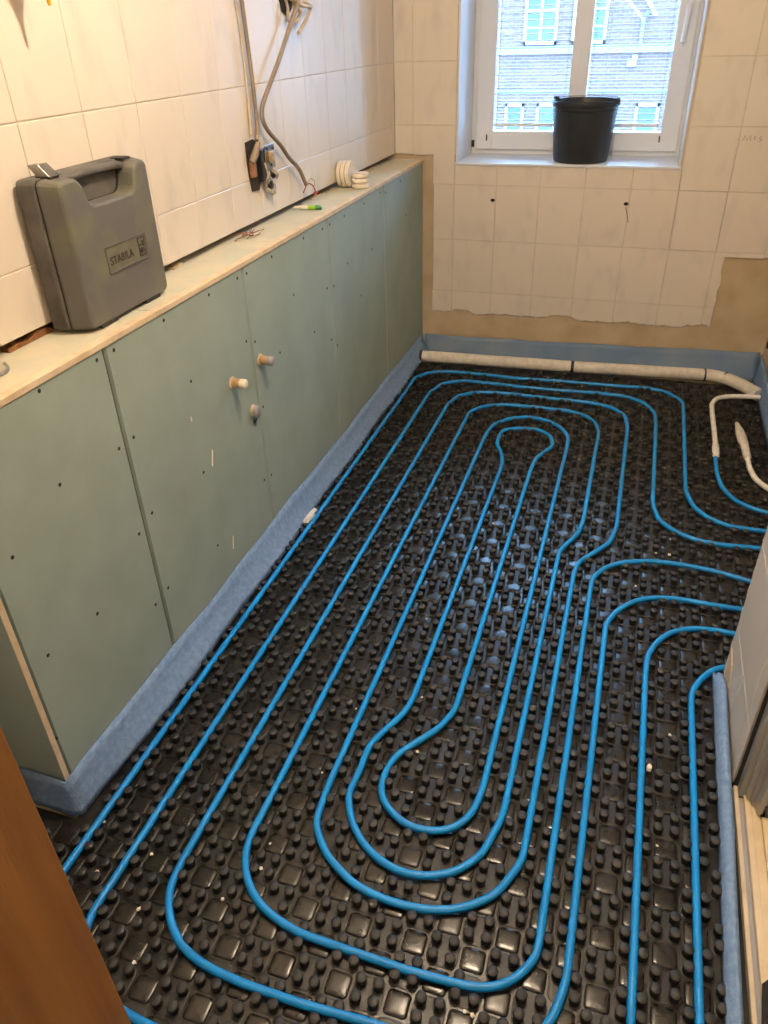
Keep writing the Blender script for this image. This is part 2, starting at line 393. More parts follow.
for s1, s0 in zip(seams, seams[1:]):
    # each board has bevelled long edges that leave a v-joint
    poly = [(s0 + .0035, D - .0125), (s0 + .0035, D - .006), (s0 + .0075, D), (s1 - .0075, D), (s1 - .0035, D - .006), (s1 - .0035, D - .0125)]
    bd = MB().prism(poly, .004, ZL - .0135, lambda a, x, h: (x, a, h)).obj('board', 'board_green', lw)
    for y, z in SCR:
        if s0 < y < s1: link('screw', scr_me, bd, 0, (D, y, z))
# end board facing the viewer, and the pale cut edge of the corner
MB().box(.004, D - .001, YE - .0, YE + .0125, .004, ZL - .0135).obj('end_board', 'board_green', lw)
MB().box(D - .0005, D + .0012, YE - .001, YE + .0125, .004, ZL - .0135).obj('cut_edge', 'gypsum', lw)
for y0, y1 in ((-.41, -.004), (-1.016, -.412), (-1.640, -1.018), (-2.297, -1.642), (YE - .002, -2.299)):
    lb = MB().box(-.058, D - .018, y0, y1, ZL - .0125, ZL).obj('ledge_board', 'ledge_green', lw, bevel=.001)
    ge = MB().box(D - .0185, D + .003, y0, y1, ZL - .0130, ZL + .0006).obj('cut_edge', 'gypsum', lb, bevel=.0015)
for y, z in ((-2.06, .50), (-2.17, .49)): pass
for pts in (((-2.163, .514), (-2.176, .47)), ((-2.130, .209), (-2.136, .19), (-2.140, .168)), ((-2.235, .645), (-2.235, .632))):
    MB().tube([(D + .0002, y, z) for y, z in pts], .0022, 5).obj('filler_mark', 'crumb', lw)
# ------------------------------------------------------------------ window
YW = .30
win = sempty('window_1', 'white plastic window with one vertical glazing bar in a deep reveal', 'window', (.79, YW, WZ0))
def wbx(nm, x0, x1, y0, y1, z0, z1, m, par=None, bv=.002):
    return MB().box(x0 - .79, x1 - .79, y0 - YW, y1 - YW, z0 - WZ0, z1 - WZ0).obj(nm, m, par or win, bevel=bv)
wbx('reveal', WX0, WX0 + .008, -.004, .42, WZ0, WZ1, 'pvc_white'); wbx('reveal', WX1 - .008, WX1, -.004, .42, WZ0, WZ1, 'pvc_white')
wbx('reveal', WX0, WX1, -.004, .42, WZ1 - .008, WZ1, 'pvc_white'); wbx('sill', WX0 - .004, WX1 + .004, -.006, .36, WZ0 - .010, WZ0, 'pvc_white')
a, b_ = WX0 + .008, WX1 - .008
fr = MB()
def frame(x0, x1, z0, z1, w, y0, y1, nm, m):
    q = MB().box(x0, x0 + w, y0, y1, z0, z1).box(x1 - w, x1, y0, y1, z0, z1).box(x0 + w, x1 - w, y0, y1, z0, z0 + w).box(x0 + w, x1 - w, y0, y1, z1 - w, z1)
    q.v = [(x - .79, y - YW, z - WZ0) for x, y, z in q.v]; return q.obj(nm, m, win, bevel=.002)
frame(a, b_, WZ0, WZ1 - .008, .030, YW, YW + .07, 'frame', 'pvc_white')
frame(a + .0285, b_ - .0285, WZ0 + .0285, WZ1 - .0365, .006, YW - .002, YW + .03, 'seal', 'seal')
frame(a + .026, b_ - .016, WZ0 + .022, WZ1 - .03, .078, YW - .018, YW + .05, 'sash', 'pvc_white')
GX0, GX1, GZ0, GZ1 = .404, 1.180, 1.030, 2.09
wbx('glazing_bar', .750, .828, YW - .006, YW + .05, GZ0 - .01, GZ1 + .01, 'pvc_white')
for x0, x1 in ((GX0 - .006, .752), (.826, GX1 + .006)): wbx('pane', x0, x1, YW + .020, YW + .026, GZ0 - .006, GZ1 + .006, 'glass', bv=0)
hb = wbx('handle', 1.203, 1.233, YW - .030, YW - .018, 1.475, 1.545, 'pvc_white')
MB().tube([(x - .79, y - YW, z - WZ0) for x, y, z in ((1.218, YW - .03, 1.51), (1.218, YW - .052, 1.508), (1.217, YW - .056, 1.49), (1.214, YW - .055, 1.43), (1.212, YW - .055, 1.375))], [.009, .009, .010, .010, .009], 8).obj('lever', 'pvc_white', hb, 40)
for x in (.380, 1.178): wbx('blind_clip', x - .003, x + .003, YW - .026, YW - .018, .985, 1.012, 'dark_metal')
wbx('hinge', WX0 + .009, WX0 + .022, YW - .012, YW, .955, .985, 'dark_metal')

slat_me = {}
for (x0, x1, lab) in ((.412, .746, 'venetian blind with pale slats in the left window pane'), (.832, 1.172, 'venetian blind with pale slats in the right window pane')):
    vb = thing('venetian_blind', lab, 'blind', ((x0 + x1) / 2, YW - .002, 1.05), group='venetian blinds in the window')
    w = (x1 - x0) / 2; n = 38; pitch = .0265
    # slightly arched slat, 16 mm deep
    V = []; Fc = []
    for i in range(5):
        t = i / 4 - .5; y = t * .017; z = .0022 * (1 - 4 * t * t) + t * .004
        V += [(-w, y, z), (w, y, z), (w, y, z - .0005), (-w, y, z - .0005)]
    for i in range(4):
        o = 4 * i; Fc += [(o, o + 1, o + 5, o + 4), (o + 3, o + 7, o + 6, o + 2), (o, o + 4, o + 7, o + 3), (o + 1, o + 2, o + 6, o + 5)]
    Fc += [(0, 3, 2, 1), (16, 17, 18, 19)]
    me = MB().add(V, Fc).mesh('slat', 'slat')
    for k in range(n): link('slat', me, vb, 0, (0, .0, .024 + pitch * k))
    MB().box(-w, w, -.010, .010, -.004, .010).obj('bottom_rail', 'pvc_white', vb, bevel=.002)
    MB().box(-w, w, -.010, .010, .024 + pitch * n, .044 + pitch * n).obj('head_rail', 'pvc_white', vb, bevel=.002)
    for sx in (-w + .012, w - .012): MB().tube([(sx, -.0095, 0), (sx, -.0095, .03 + pitch * n)], .0011, 5).obj('ladder_cord', 'dark_metal', vb)
    MB().tube([(-w * .55, 0, 0), (-w * .55, 0, .03 + pitch * n)], .0008, 5).obj('lift_cord', 'house_white', vb)

# ------------------------------------------------------------------ the house across the street
hs = thing('brick_house', 'red brick house with white windows seen through the blinds', 'house', (0, 22, -6))
def hb_(nm, x0, x1, y0, y1, z0, z1, m, par=None): return MB().box(x0, x1, y0 - 22, y1 - 22, z0 + 6, z1 + 6).obj(nm, m, par or hs)
hb_('wall', -12, 14, 22, 26, -6, 5.2, 'house_brick')
MB().prism([(21.4, 5.2), (26.6, 5.2), (24, 8.0)], -12.4, 14.4, lambda a, z, h: (h, a - 22, z + 6)).obj('roof', 'roof_tile', hs)
hb_('band', -12, 14, 21.88, 22, .67, .86, 'house_band'); hb_('band', -12, 14, 21.93, 22, -.30, -.24, 'house_band')
def hwin(x0, x1, z0, z1, nx, nz):
    f = MB(); w = .075
    f.box(x0, x1, 21.90 - 22, 0, z0 + 6, z0 + w + 6).box(x0, x1, -.10, 0, z1 - w + 6, z1 + 6).box(x0, x0 + w, -.10, 0, z0 + 6, z1 + 6).box(x1 - w, x1, -.10, 0, z0 + 6, z1 + 6)
    for i in range(1, nx): x = x0 + (x1 - x0) * i / nx; f.box(x - .035, x + .035, -.09, 0, z0 + 6, z1 + 6)
    for i in range(1, nz): z = z0 + (z1 - z0) * i / nz; f.box(x0, x1, -.085, 0, z - .022 + 6, z + .022 + 6)
    o = f.obj('window', 'house_white', hs)
    for i in range(nx):
        for k in range(nz):
            MB().box(x0 + (x1 - x0) * i / nx + .03, x0 + (x1 - x0) * (i + 1) / nx - .03, -.05, -.02, z0 + (z1 - z0) * k / nz + .02 + 6, z0 + (z1 - z0) * (k + 1) / nz - .02 + 6).obj('pane', 'house_glass', o)
for x0 in (-5.4, -2.86, -1.50, 3.2, 4.5, 7.6): hwin(x0, x0 + .94, .90, 2.55, 2, 4)
for x0, x1 in ((-4.9, -4.3), (-3.28, -2.72), (-2.34, -1.75), (.50, 1.16), (2.6, 3.2), (4.6, 5.2)): hwin(x0, x1, -1.45, -.60, 1, 1)
MB().tube([(.40, -.08, 6 + .86), (.40, -.08, 6 + 1.45), (.52, -.12, 6 + 1.62)], .05, 8).obj('downpipe', 'house_band', hs)
MB().tube([(-.11, -.3, 7.92), (.42, -.3, 7.42)], .035, 6).tube([(.42, -.3, 7.92), (.72, -.3, 7.5)], .05, 6).obj('gutter_bracket', 'house_white', hs)
MB().box(.12, .34, -.16, 0, 6.32, 6.46).box(.24, .36, -.14, 0, 6.46, 6.60).obj('meter_box', 'house_white', hs)
struct(MB().box(-20, 22, .6, 30, -6.2, -6.0).obj('ground', 'asphalt'), 'grey street far below the window', 'street')

# ------------------------------------------------------------------ stud mat
P0 = .0563; OX, OY = .831, -3.004
ROWP = .0560
sheet_z = 0.0
camp = Vector((1.1574, -3.7333, 1.4659))
def in_view(p):
    d = Vector(p) - camp; z = d.dot(F)
    if z < .05: return 0
    u = 384 + 753.19 * d.dot(R) / z; v = 512 - 753.19 * d.dot(U) / z
    return 1 if (-8 < u < 776 and -8 < v < 1032) else 0
SPIRAL = [(2.4,-1.823),(1.7,-1.823),(1.612,-1.823),(1.506,-1.825),(1.419,-1.823),(1.353,-1.835),(1.295,-1.871),(1.247,-1.934),(1.225,-2),
    (1.225,-2.09),(1.225,-2.296),(1.225,-2.432),(1.225,-2.709),(1.225,-2.886),(1.225,-3),(1.209,-3.069),(1.16,-3.14),(1.08,-3.165),
    (0.909,-3.165),(0.781,-3.172),(0.664,-3.172),(0.585,-3.165),(0.525,-3.147),(0.477,-3.109),(0.443,-3.054),(0.437,-2.987),(0.437,-2.903),
    (0.437,-2.593),(0.437,-2.371),(0.437,-2.219),(0.437,-1.859),(0.437,-1.714),(0.437,-1.408),(0.437,-1.094),(0.437,-0.845),(0.437,-0.663),
    (0.464,-0.558),(0.538,-0.503),(0.645,-0.481),(0.767,-0.485),(0.918,-0.486),(1.058,-0.489),(1.151,-0.519),(1.21,-0.588),(1.225,-0.713),
    (1.225,-1.037),(1.225,-1.335),(1.225,-1.487),(1.209,-1.582),(1.157,-1.665),(1.121,-1.719),(1.113,-1.792),(1.113,-1.923),(1.113,-2.097),
    (1.113,-2.267),(1.113,-2.432),(1.113,-2.68),(1.113,-2.79),(1.075,-2.875),(1.025,-2.917),(0.978,-2.938),(0.928,-2.948),(0.863,-2.949),
    (0.794,-2.936),(0.72,-2.893),(0.67,-2.832),(0.662,-2.731),(0.662,-2.586),(0.662,-2.442),(0.662,-2.207),(0.662,-1.851),(0.662,-1.652),
    (0.662,-1.435),(0.662,-1.147),(0.662,-0.928),(0.674,-0.82),(0.726,-0.746),(0.81,-0.703),(0.893,-0.722),(0.951,-0.767),(0.993,-0.842),
    (1,-0.93),(1,-1.101),(1,-1.349),(1,-1.619),(1,-1.839),(1,-2.088),(1,-2.36),(1,-2.428),(1,-2.55),
    (1,-2.646),(0.991,-2.712),(0.961,-2.758),(0.914,-2.778),(0.863,-2.779),(0.813,-2.753),(0.779,-2.714),(0.775,-2.661),(0.785,-2.607),
    (0.818,-2.561),(0.861,-2.502),(0.887,-2.434),(0.887,-2.352),(0.887,-2.062),(0.887,-1.844),(0.887,-1.634),(0.887,-1.334),(0.887,-1.142),
    (0.896,-1.061),(0.944,-0.95),(0.928,-0.867),(0.873,-0.817),(0.797,-0.821),(0.724,-0.856),(0.718,-0.926),(0.723,-0.993),(0.76,-1.076),
    (0.775,-1.161),(0.775,-1.41),(0.775,-1.682),(0.775,-1.903),(0.775,-2.118),(0.775,-2.425),(0.767,-2.479),(0.734,-2.548),(0.714,-2.604),
    (0.718,-2.67),(0.713,-2.741),(0.742,-2.801),(0.785,-2.847),(0.834,-2.874),(0.888,-2.886),(0.94,-2.876),(0.988,-2.852),(1.031,-2.799),
    (1.056,-2.697),(1.056,-2.571),(1.056,-2.339),(1.056,-2.093),(1.056,-1.928),(1.056,-1.779),(1.056,-1.677),(1.078,-1.619),(1.105,-1.557),
    (1.113,-1.472),(1.113,-1.325),(1.113,-1.023),(1.113,-0.792),(1.097,-0.697),(1.047,-0.631),(0.967,-0.599),(0.808,-0.598),(0.692,-0.603),
    (0.603,-0.64),(0.549,-0.719),(0.549,-0.857),(0.549,-1.044),(0.549,-1.387),(0.549,-1.683),(0.549,-1.85),(0.549,-2.193),(0.549,-2.495),
    (0.549,-2.636),(0.549,-2.868),(0.549,-2.914),(0.564,-2.959),(0.595,-3.002),(0.639,-3.033),(0.685,-3.049),(0.732,-3.059),(0.838,-3.061),
    (0.941,-3.063),(1.019,-3.06),(1.082,-3.055),(1.131,-3.029),(1.169,-2.972),(1.169,-2.901),(1.169,-2.596),(1.169,-2.312),(1.169,-2.106),
    (1.169,-1.881),(1.171,-1.788),(1.202,-1.726),(1.255,-1.681),(1.341,-1.649),(1.42,-1.644),(1.512,-1.649),(1.587,-1.665),(1.637,-1.681),
    (1.75,-1.7),(2.4,-1.71),]
MIDDLE = [(2.4,-1.94),(1.7,-1.942),(1.58,-1.942),(1.529,-1.937),(1.46,-1.947),(1.404,-1.978),(1.364,-2.032),(1.341,-2.096),(1.338,-2.161),
    (1.338,-2.262),(1.338,-2.398),(1.338,-2.733),(1.338,-3.029),(1.338,-3.12),(1.32,-3.22),(1.25,-3.275),(1.15,-3.285),(0.537,-3.283),
    (0.44,-3.27),(0.36,-3.24),(0.324,-3.152),(0.324,-3.094),(0.324,-2.999),(0.324,-2.902),(0.324,-2.821),(0.324,-2.629),(0.324,-2.431),
    (0.324,-2.14),(0.324,-1.535),(0.324,-1.356),(0.324,-1.17),(0.324,-0.951),(0.324,-0.734),(0.324,-0.557),(0.358,-0.439),(0.449,-0.383),
    (0.602,-0.384),(0.752,-0.392),(0.907,-0.387),(1.083,-0.373),(1.199,-0.379),(1.281,-0.425),(1.332,-0.529),(1.338,-0.684),(1.338,-0.921),
    (1.338,-1.131),(1.338,-1.299),(1.361,-1.404),(1.421,-1.465),(1.485,-1.493),(1.564,-1.498),(1.679,-1.484),(1.8,-1.484),(2.4,-1.484),
    ]
OUTER = [(2.4,-2.06),(1.62,-2.06),(1.516,-2.092),(1.482,-2.136),(1.458,-2.182),(1.45,-2.212),(1.45,-2.251),(1.45,-2.512),(1.45,-2.858),
    (1.45,-2.995),(1.449,-3.2),(1.43,-3.32),(1.36,-3.385),(1.25,-3.4),(0.45,-3.4),(0.3,-3.385),(0.225,-3.3),(0.212,-3.2),
    (0.212,-3.068),(0.212,-2.966),(0.212,-2.856),(0.212,-2.518),(0.212,-2.354),(0.212,-2.172),(0.212,-1.223),(0.212,-1.02),(0.212,-0.794),
    (0.212,-0.571),(0.208,-0.408),(0.264,-0.321),(0.349,-0.291),(0.492,-0.285),(0.685,-0.293),(0.894,-0.277),(1.148,-0.27),(1.287,-0.258),
    (1.38,-0.287),(1.447,-0.373),(1.45,-0.491),(1.45,-0.702),(1.45,-0.978),(1.45,-1.177),(1.474,-1.28),(1.523,-1.345),(1.588,-1.377),
    (1.701,-1.377),(1.8,-1.377),(2.4,-1.377),]
FEED = [(1.563,-0.868),(1.563,-1.007),(1.575,-1.115),(1.615,-1.197),(1.662,-1.235),(1.712,-1.254),(1.85,-1.26),(2.4,-1.26),]

PZ = .0148
RUN = {k: smooth_path(v, z=PZ) for k, v in (('s', SPIRAL), ('m', MIDDLE), ('o', OUTER), ('f', FEED))}
HASH = {}
for k in RUN:
    for q in RUN[k]: HASH.setdefault((int(q.x // .05), int(q.y // .05)), []).append((q.x, q.y))
def near_pipe(x, y, r):
    i, j = int(x // .05), int(y // .05)
    for a in (i - 1, i, i + 1):
        for b in (j - 1, j, j + 1):
            for qx, qy in HASH.get((a, b), ()):
                if (qx - x) ** 2 + (qy - y) ** 2 < r * r: return True
    return False
mt = thing('stud_mat', 'black plastic stud mat for floor heating covering the floor', 'stud mat', (0, 0, 0))
MB().box(.150, 1.775, -3.44, -.10, -.007, 0).box(.002, .150, -3.44, -2.965, -.007, 0).box(1.775, 2.5, -2.10, -1.025, -.007, 0).box(1.533, 1.775, -2.10, -2.1, -.007, 0).obj('sheet', 'mat_sheet', mt)
def inside(x, y, m):
    if x < (.172 if y > -2.99 else .012) + m or y > min(-.212 + .078 * (x - .172) / 1.36, -.125 - max(0, x - 1.58)) - m or y < -3.43 + m: return False
    if y > -2.09 + m: return x < (1.765 - m if y > -1.03 else 2.48)
    return x < 1.508 - m * .5
studs = []; pads = []; bases = []
for c in range(-13, 30):
    for r in range(-9, 54):
        x = OX + P0 * c; y = OY + ROWP * r
        if (c + r) % 2 == 0:
            if inside(x, y, .012): pads.append((x, y))
        else:
            if inside(x, y, .0): bases.append((x, y))
            for sx in (-1, 1):
                for sy in (-1, 1):
                    X = x + sx * .0167; Y = y + sy * .0160
                    if inside(X, Y, .004) and not near_pipe(X, Y, .0125): studs.append((X, Y))
stud_me = MB().lathe([(.0098, -.0005), (.0090, .003), (.0098, .013), (.0106, .0165), (.0104, .0188), (.0090, .0200), (0, .0203)], 12)
n = 12
half = .0215; rc = .007
def rsq(h, rc, k=3):
    out = []
    for cx, cy, a0 in ((h - rc, h - rc, 0), (-h + rc, h - rc, 90), (-h + rc, -h + rc, 180), (h - rc, -h + rc, 270)):
        for i in range(k): t = math.radians(a0 + 90 * i / (k - 1)); out.append((cx + rc * math.cos(t), cy + rc * math.sin(t)))
    return out
def ringed(levels):
    b = MB(); n = len(levels[0][0])
    V = [(x, y, z) for L_, z in levels for x, y in L_]; Fc = []
    for l in range(len(levels) - 1): Fc += [(l * n + i, l * n + (i + 1) % n, (l + 1) * n + (i + 1) % n, (l + 1) * n + i) for i in range(n)]
    Fc.append(tuple(range((len(levels) - 1) * n, len(levels) * n))); return b.add(V, Fc)
pad_me = ringed([(rsq(.0225, .007), -.0005), (rsq(.0215, .0065), .0022), (rsq(.0200, .006), .0030), (rsq(.0160, .0055), .0037), (rsq(.010, .004), .0041)])
base_me = ringed([(rsq(.0300, .014), -.0005), (rsq(.0290, .0135), .0006), (rsq(.0270, .0125), .0007)])
def spread(spots, proto, name, many, m, z=0.0, limit=300):
    me = proto.mesh(name, m, 50)
    order = sorted(spots, key=lambda s: (-in_view((s[0], s[1], 0)), (Vector((s[0], s[1], 0)) - camp).length))
    for x, y in order[:limit]: link(name, me, mt, 0, (x, y, z))
    rest = MB()
    for x, y in order[limit:]: rest.add([(a + x, b + y, c + z) for a, b, c in proto.v], proto.f)
    o = rest.obj(many, m, mt, 50); o['kind'] = 'stuff'
spread(bases, base_me, 'stud_base', 'far_stud_bases', 'mat_base', limit=150)
spread(pads, pad_me, 'pad', 'far_pads', 'mat_pad', limit=200)
spread(studs, stud_me, 'stud', 'far_studs', 'mat_stud', limit=300)

# ------------------------------------------------------------------ heating pipes
for k, lab in (('s', 'blue heating pipe laid in a long double spiral in the middle of the floor'), ('m', 'blue heating pipe loop running second from the edge around the spiral'), ('o', 'outermost blue heating pipe loop running along the half wall and back wall')):
    tag(MB().tube(RUN[k], .0081, 10).obj('heating_pipe', 'pipe_blue', smooth=60), lab, 'pipe', 'blue heating pipes on the stud mat')
fp = thing('heating_pipe', 'short blue heating pipe joined to a bent white tube near the right wall', 'pipe', (1.565, -.868, PZ), group='blue heating pipes on the stud mat')
sub = lambda pts, o: [(p[0] - o[0], p[1] - o[1], p[2] - o[2]) for p in pts]
o_ = (1.565, -.868, PZ)
MB().tube(sub(RUN['f'], o_), .0081, 10).obj('pipe', 'pipe_blue', fp, 60)
MB().tube(sub([(1.565, -.885, PZ), (1.567, -.84, PZ), (1.568, -.79, PZ), (1.569, -.76, PZ)], o_), [.0125, .0135, .0135, .0110], 12).obj('coupling', 'white_tube', fp, 50)
MB().tube(sub(smooth_path([(1.569, -.77, PZ + .001), (1.568, -.62, PZ + .002), (1.567, -.496, PZ + .004), (1.567, -.387, PZ + .006), (1.591, -.318, PZ + .010), (1.648, -.295, PZ + .014), (1.72, -.29, PZ + .018), (1.77, -.292, PZ + .02)], sig=.02), o_), .0105, 10).obj('white_tube', 'white_tube', fp, 60)
wt = thing('white_tube_end', 'white flexible tube ending in a taped pointed sleeve on the mat', 'tube', (1.674, -.80, .02))
o_ = (1.674, -.80, .02)
MB().tube(sub(smooth_path([(1.86, -1.165, .03), (1.79, -1.135, .022), (1.732, -1.092, .02), (1.695, -1.034, .02), (1.680, -.947, .02), (1.679, -.86, .021), (1.676, -.80, .022)], sig=.02), o_), .0100, 10).obj('tube', 'white_tube', wt, 60)
MB().tube(sub([(1.679, -.865, .021), (1.677, -.82, .022), (1.676, -.77, .023), (1.670, -.71, .024), (1.664, -.64, .026), (1.658, -.58, .028), (1.656, -.565, .028)], o_), [.0150, .0152, .0158, .0195, .0160, .0080, .0030], 10).obj('sleeve', 'foam_sleeve', wt, 60)

ip = thing('insulated_pipe', 'beige insulated pipe lying along the foot of the back wall', 'pipe', (.95, -.12, .034))
o_ = (.95, -.12, .034)
for pts, rr in (([(.172, -.165, .033), (.55, -.148, .034), (.93, -.128, .034)], .0285), ([(.934, -.128, .034), (1.25, -.10, .034), (1.545, -.078, .034)], .0280), ([(1.547, -.078, .034), (1.60, -.083, .034), (1.645, -.104, .034), (1.70, -.160, .034), (1.745, -.225, .033), (1.768, -.262, .033)], .0285)):
    MB().tube(sub(smooth_path(pts, sig=.02), o_), rr, 14).obj('foam_sleeve', 'foam_sleeve', ip, 60)
for a, b in (((.170, -.165), (.182, -.1645)), ((.927, -.1285), (.941, -.1275)), ((1.540, -.079), (1.548, -.078)), ((1.634, -.098), (1.642, -.1025))):
    MB().tube(sub([(*a, .034), (*b, .034)], o_), .0295, 14).obj('tape', 'tape_black', ip, 50)

# ------------------------------------------------------------------ blue edge strips
def strip(pts, label, nm='edge_strip', m='foam_blue', thick=.005):
    """pts: list of rows; every row is the profile from top edge to foot"""
    V = [q for row in pts for q in row]; k = len(pts[0]); Fc = []
    for i in range(len(pts) - 1):
        for j in range(k - 1): Fc.append((i * k + j, (i + 1) * k + j, (i + 1) * k + j + 1, i * k + j + 1))
    me = bpy.data.meshes.new(nm); me.from_pydata(V, [], Fc); me.materials.append(MATS[m]); me.polygons.foreach_set('use_smooth', [True] * len(Fc)); me.update()
    o = link(nm, me); s = o.modifiers.new('thickness', 'SOLIDIFY'); s.thickness = thick; s.offset = 0
    return tag(o, label, 'foam strip', 'blue foam edge strips')
rows = []
N_ = 90
for i in range(N_ + 1):
    y = -.03 + (YE - .008 + .03) * i / N_
    t = min(1, (y - YE) / .5); w = .022 + .018 * max(0, t) + .004 * math.sin(y * 9)
    h = .106 + .004 * math.sin(y * 6.3) + .003 * math.sin(y * 17)
    rows.append([(D + .0055, y, h), (D + .008, y, h * .72), (D + .012 + w * .25, y, h * .42), (D + .008 + w * .75, y, .024), (D + .006 + w, y, .006)])
last = rows[-1]
for j, (dx, yy) in enumerate(((-.004, YE - .012), (-.03, YE - .010), (-.07, YE - .009), (-.12, YE - .008))):
    rows.append([(D + dx, yy + .004, .108), (D + dx + .002, yy + .003, .076), (D + dx + .003, yy + .001, .045), (D + dx + .003, yy - .003, .022), (D + dx + .003, yy - .006, .006)])
strip(rows, 'blue foam edge strip along the foot of the green half wall')
rows = []
for i in range(61):
    x = D + .012 + (XR - .012 - D - .012) * i / 60; t = i / 60
    h = .094 + .045 * t ** 1.4 + .002 * math.sin(x * 14)
    rows.append([(x, -.005, h), (x, -.008, h * .75), (x, -.016, h * .5), (x, -.030, h * .25), (x, -.040, .004)])
strip(rows, 'dusty blue foam edge strip along the foot of the back wall', m='foam_dusty')
rows = []
for i in range(31):
    y = -.02 - .98 * i / 30; h = .135 - .03 * min(1, -y / .5)
    rows.append([(XR - .005, y, h), (XR - .007, y, h * .7), (XR - .010, y, h * .4), (XR - .014, y, .03), (XR - .016, y, .004)])
strip(rows, 'blue foam edge strip at the foot of the plastered right wall')
rows = []
for i in range(41):
    t = i / 40; y = -2.118 - .93 * t
    h = (.050 - .018 * t) * min(1, .35 + t * 9); bx = XS - .008 - .006 * math.sin(t * 3.1)
    if y < -2.6: bx -= .012 * ((-2.6 - y) / .4)
    rows.append([(bx + .004, y, h), (bx - .006, y, h + .004), (bx - .013, y, h * .7), (bx - .016, y, .02), (bx - .018, y, .004)])
strip(rows, 'blue foam edge strip beside the tiled wall end and cream sill')
# ------------------------------------------------------------------ tool case on the ledge
def round_poly(pts, rads, k=4):
    out = []; n = len(pts)
    for i, (p, r) in enumerate(zip(pts, rads)):
        p = Vector(p); a = Vector(pts[i - 1]); b = Vector(pts[(i + 1) % n])
        if r <= 0: out.append(tuple(p)); continue
        d1 = (a - p).normalized(); d2 = (b - p).normalized()
        s = p + d1 * r; e = p + d2 * r
        for j in range(k + 1):
            t = j / k; q = s * (1 - t) ** 2 + p * 2 * t * (1 - t) + e * t * t; out.append(tuple(q))
    return out
def shell(poly, d0, d1, bev, nm, m, par):
    b = MB().prism(poly, d0, d1, lambda a, z, h: (h, a, z)); me = b.mesh(nm, m)
    return link(nm, me, par, bev)
case = thing('tool_case', 'dusty dark grey plastic tool case standing on the ledge against the tiles', 'tool case', (.006, -2.312, ZL + .001), (0, 0, math.radians(1.0)))
W2 = .170; H = .300; z0 = .007
prof = lambda g: round_poly([(-W2 + g, z0), (W2 - g, z0), (W2 - g, H - g * .3), (.105, H - g * .3), (.088, H - .062), (-.072, H - .062), (-.090, H - g * .3), (-W2 + g, H - g * .3)], [.010, .018, .016, .022, .020, .020, .022, .016])
profb = lambda g: round_poly([(-W2 + g, z0), (W2 - g, z0), (W2 - g, H - g * .3), (-W2 + g, H - g * .3)], [.010, .018, .016, .016])
back = shell(profb(.0), .0, .041, .005, 'back_shell', 'case_plastic', case)
fa, fb2 = prof(.003), prof(.020)
nf = len(fa); front = MB().add([(.043, a, z) for a, z in fa] + [(.088, a, z) for a, z in fb2], [tuple(range(nf - 1, -1, -1)), tuple(range(nf, 2 * nf))] + [(i, (i + 1) % nf, nf + (i + 1) % nf, nf + i) for i in range(nf)]).obj('front_shell', 'case_front', case, bevel=.006)
shell(prof(.006), .038, .044, 0, 'seam', 'case_letter', case)
MB().tube([(.052, -.108, H - .014), (.053, -.085, H - .008), (.053, .085, H - .008), (.052, .105, H - .014)], .0085, 10).obj('handle', 'case_plastic', case, 50)
ex = MB().box(.074, .082, -.092, .094, H - .058, H - .052); 
for y in (-.125, .122):
    lt = MB().box(.026, .060, y - .014, y + .014, H - .003, H + .002).obj('latch', 'case_letter', case, bevel=.001)
MB().add([(.030, -.139, H + .002), (.060, -.139, H + .002), (.060, -.110, H + .002), (.030, -.110, H + .002), (.016, -.141, H + .022), (.040, -.141, H + .024), (.040, -.112, H + .024), (.016, -.112, H + .022)],
         [(0, 3, 2, 1), (4, 5, 6, 7), (0, 1, 5, 4), (1, 2, 6, 5), (2, 3, 7, 6), (3, 0, 4, 7)]).obj('open_clasp', 'steel', case, bevel=.001)
MB().tube([(.062, -.124, H + .003), (.068, -.120, H + .006), (.064, -.114, H + .008), (.056, -.113, H + .005)], .0015, 6).obj('clasp_wire', 'steel', case)
MB().box(.062, .086, .055, .115, -.0005, .009).box(.062, .086, -.12, -.06, -.0005, .009).box(.004, .03, -.1, .1, -.0005, .009).obj('hinge_foot', 'case_letter', case, bevel=.002)
pz0, pz1, py0, py1 = .100, .150, -.058, .092
plate = MB().box(0.0876, 0.0886, py0, py1, pz0, pz1).obj('label_plate', 'case_green', case)
q = MB(); 
q.box(0.0878, 0.0904, py0, py1, pz0 - .003, pz0).box(0.0878, 0.0904, py0, py1, pz1, pz1 + .0015).box(0.0878, 0.0898, py0 - .0015, py0, pz0, pz1).box(0.0878, 0.0898, py1, py1 + .0015, pz0, pz1)
q.obj('rim', 'case_plastic', plate, bevel=.0005)
def lettering(text, size, loc, mname, par, nm='lettering'):
    cu = bpy.data.curves.new(nm, 'FONT'); cu.body = text; cu.size = size; cu.extrude = .0006; cu.align_x = 'LEFT'
    t = bpy.data.objects.new(nm, cu); C.objects.link(t); bpy.context.view_layer.update()
    me = bpy.data.meshes.new_from_object(t.evaluated_get(bpy.context.evaluated_depsgraph_get())); bpy.data.objects.remove(t); bpy.data.curves.remove(cu)
    me.materials.clear(); me.materials.append(MATS[mname])
    o = link(nm, me, par, 0, loc); o.rotation_euler = (math.pi / 2, 0, math.pi / 2); return o
lettering('STABILA', .0235, (0.0890, py0 + .008, pz0 + .014), 'case_letter', plate)
e = MB(); a0, a1, b0, b1 = .060, .086, .106, .146
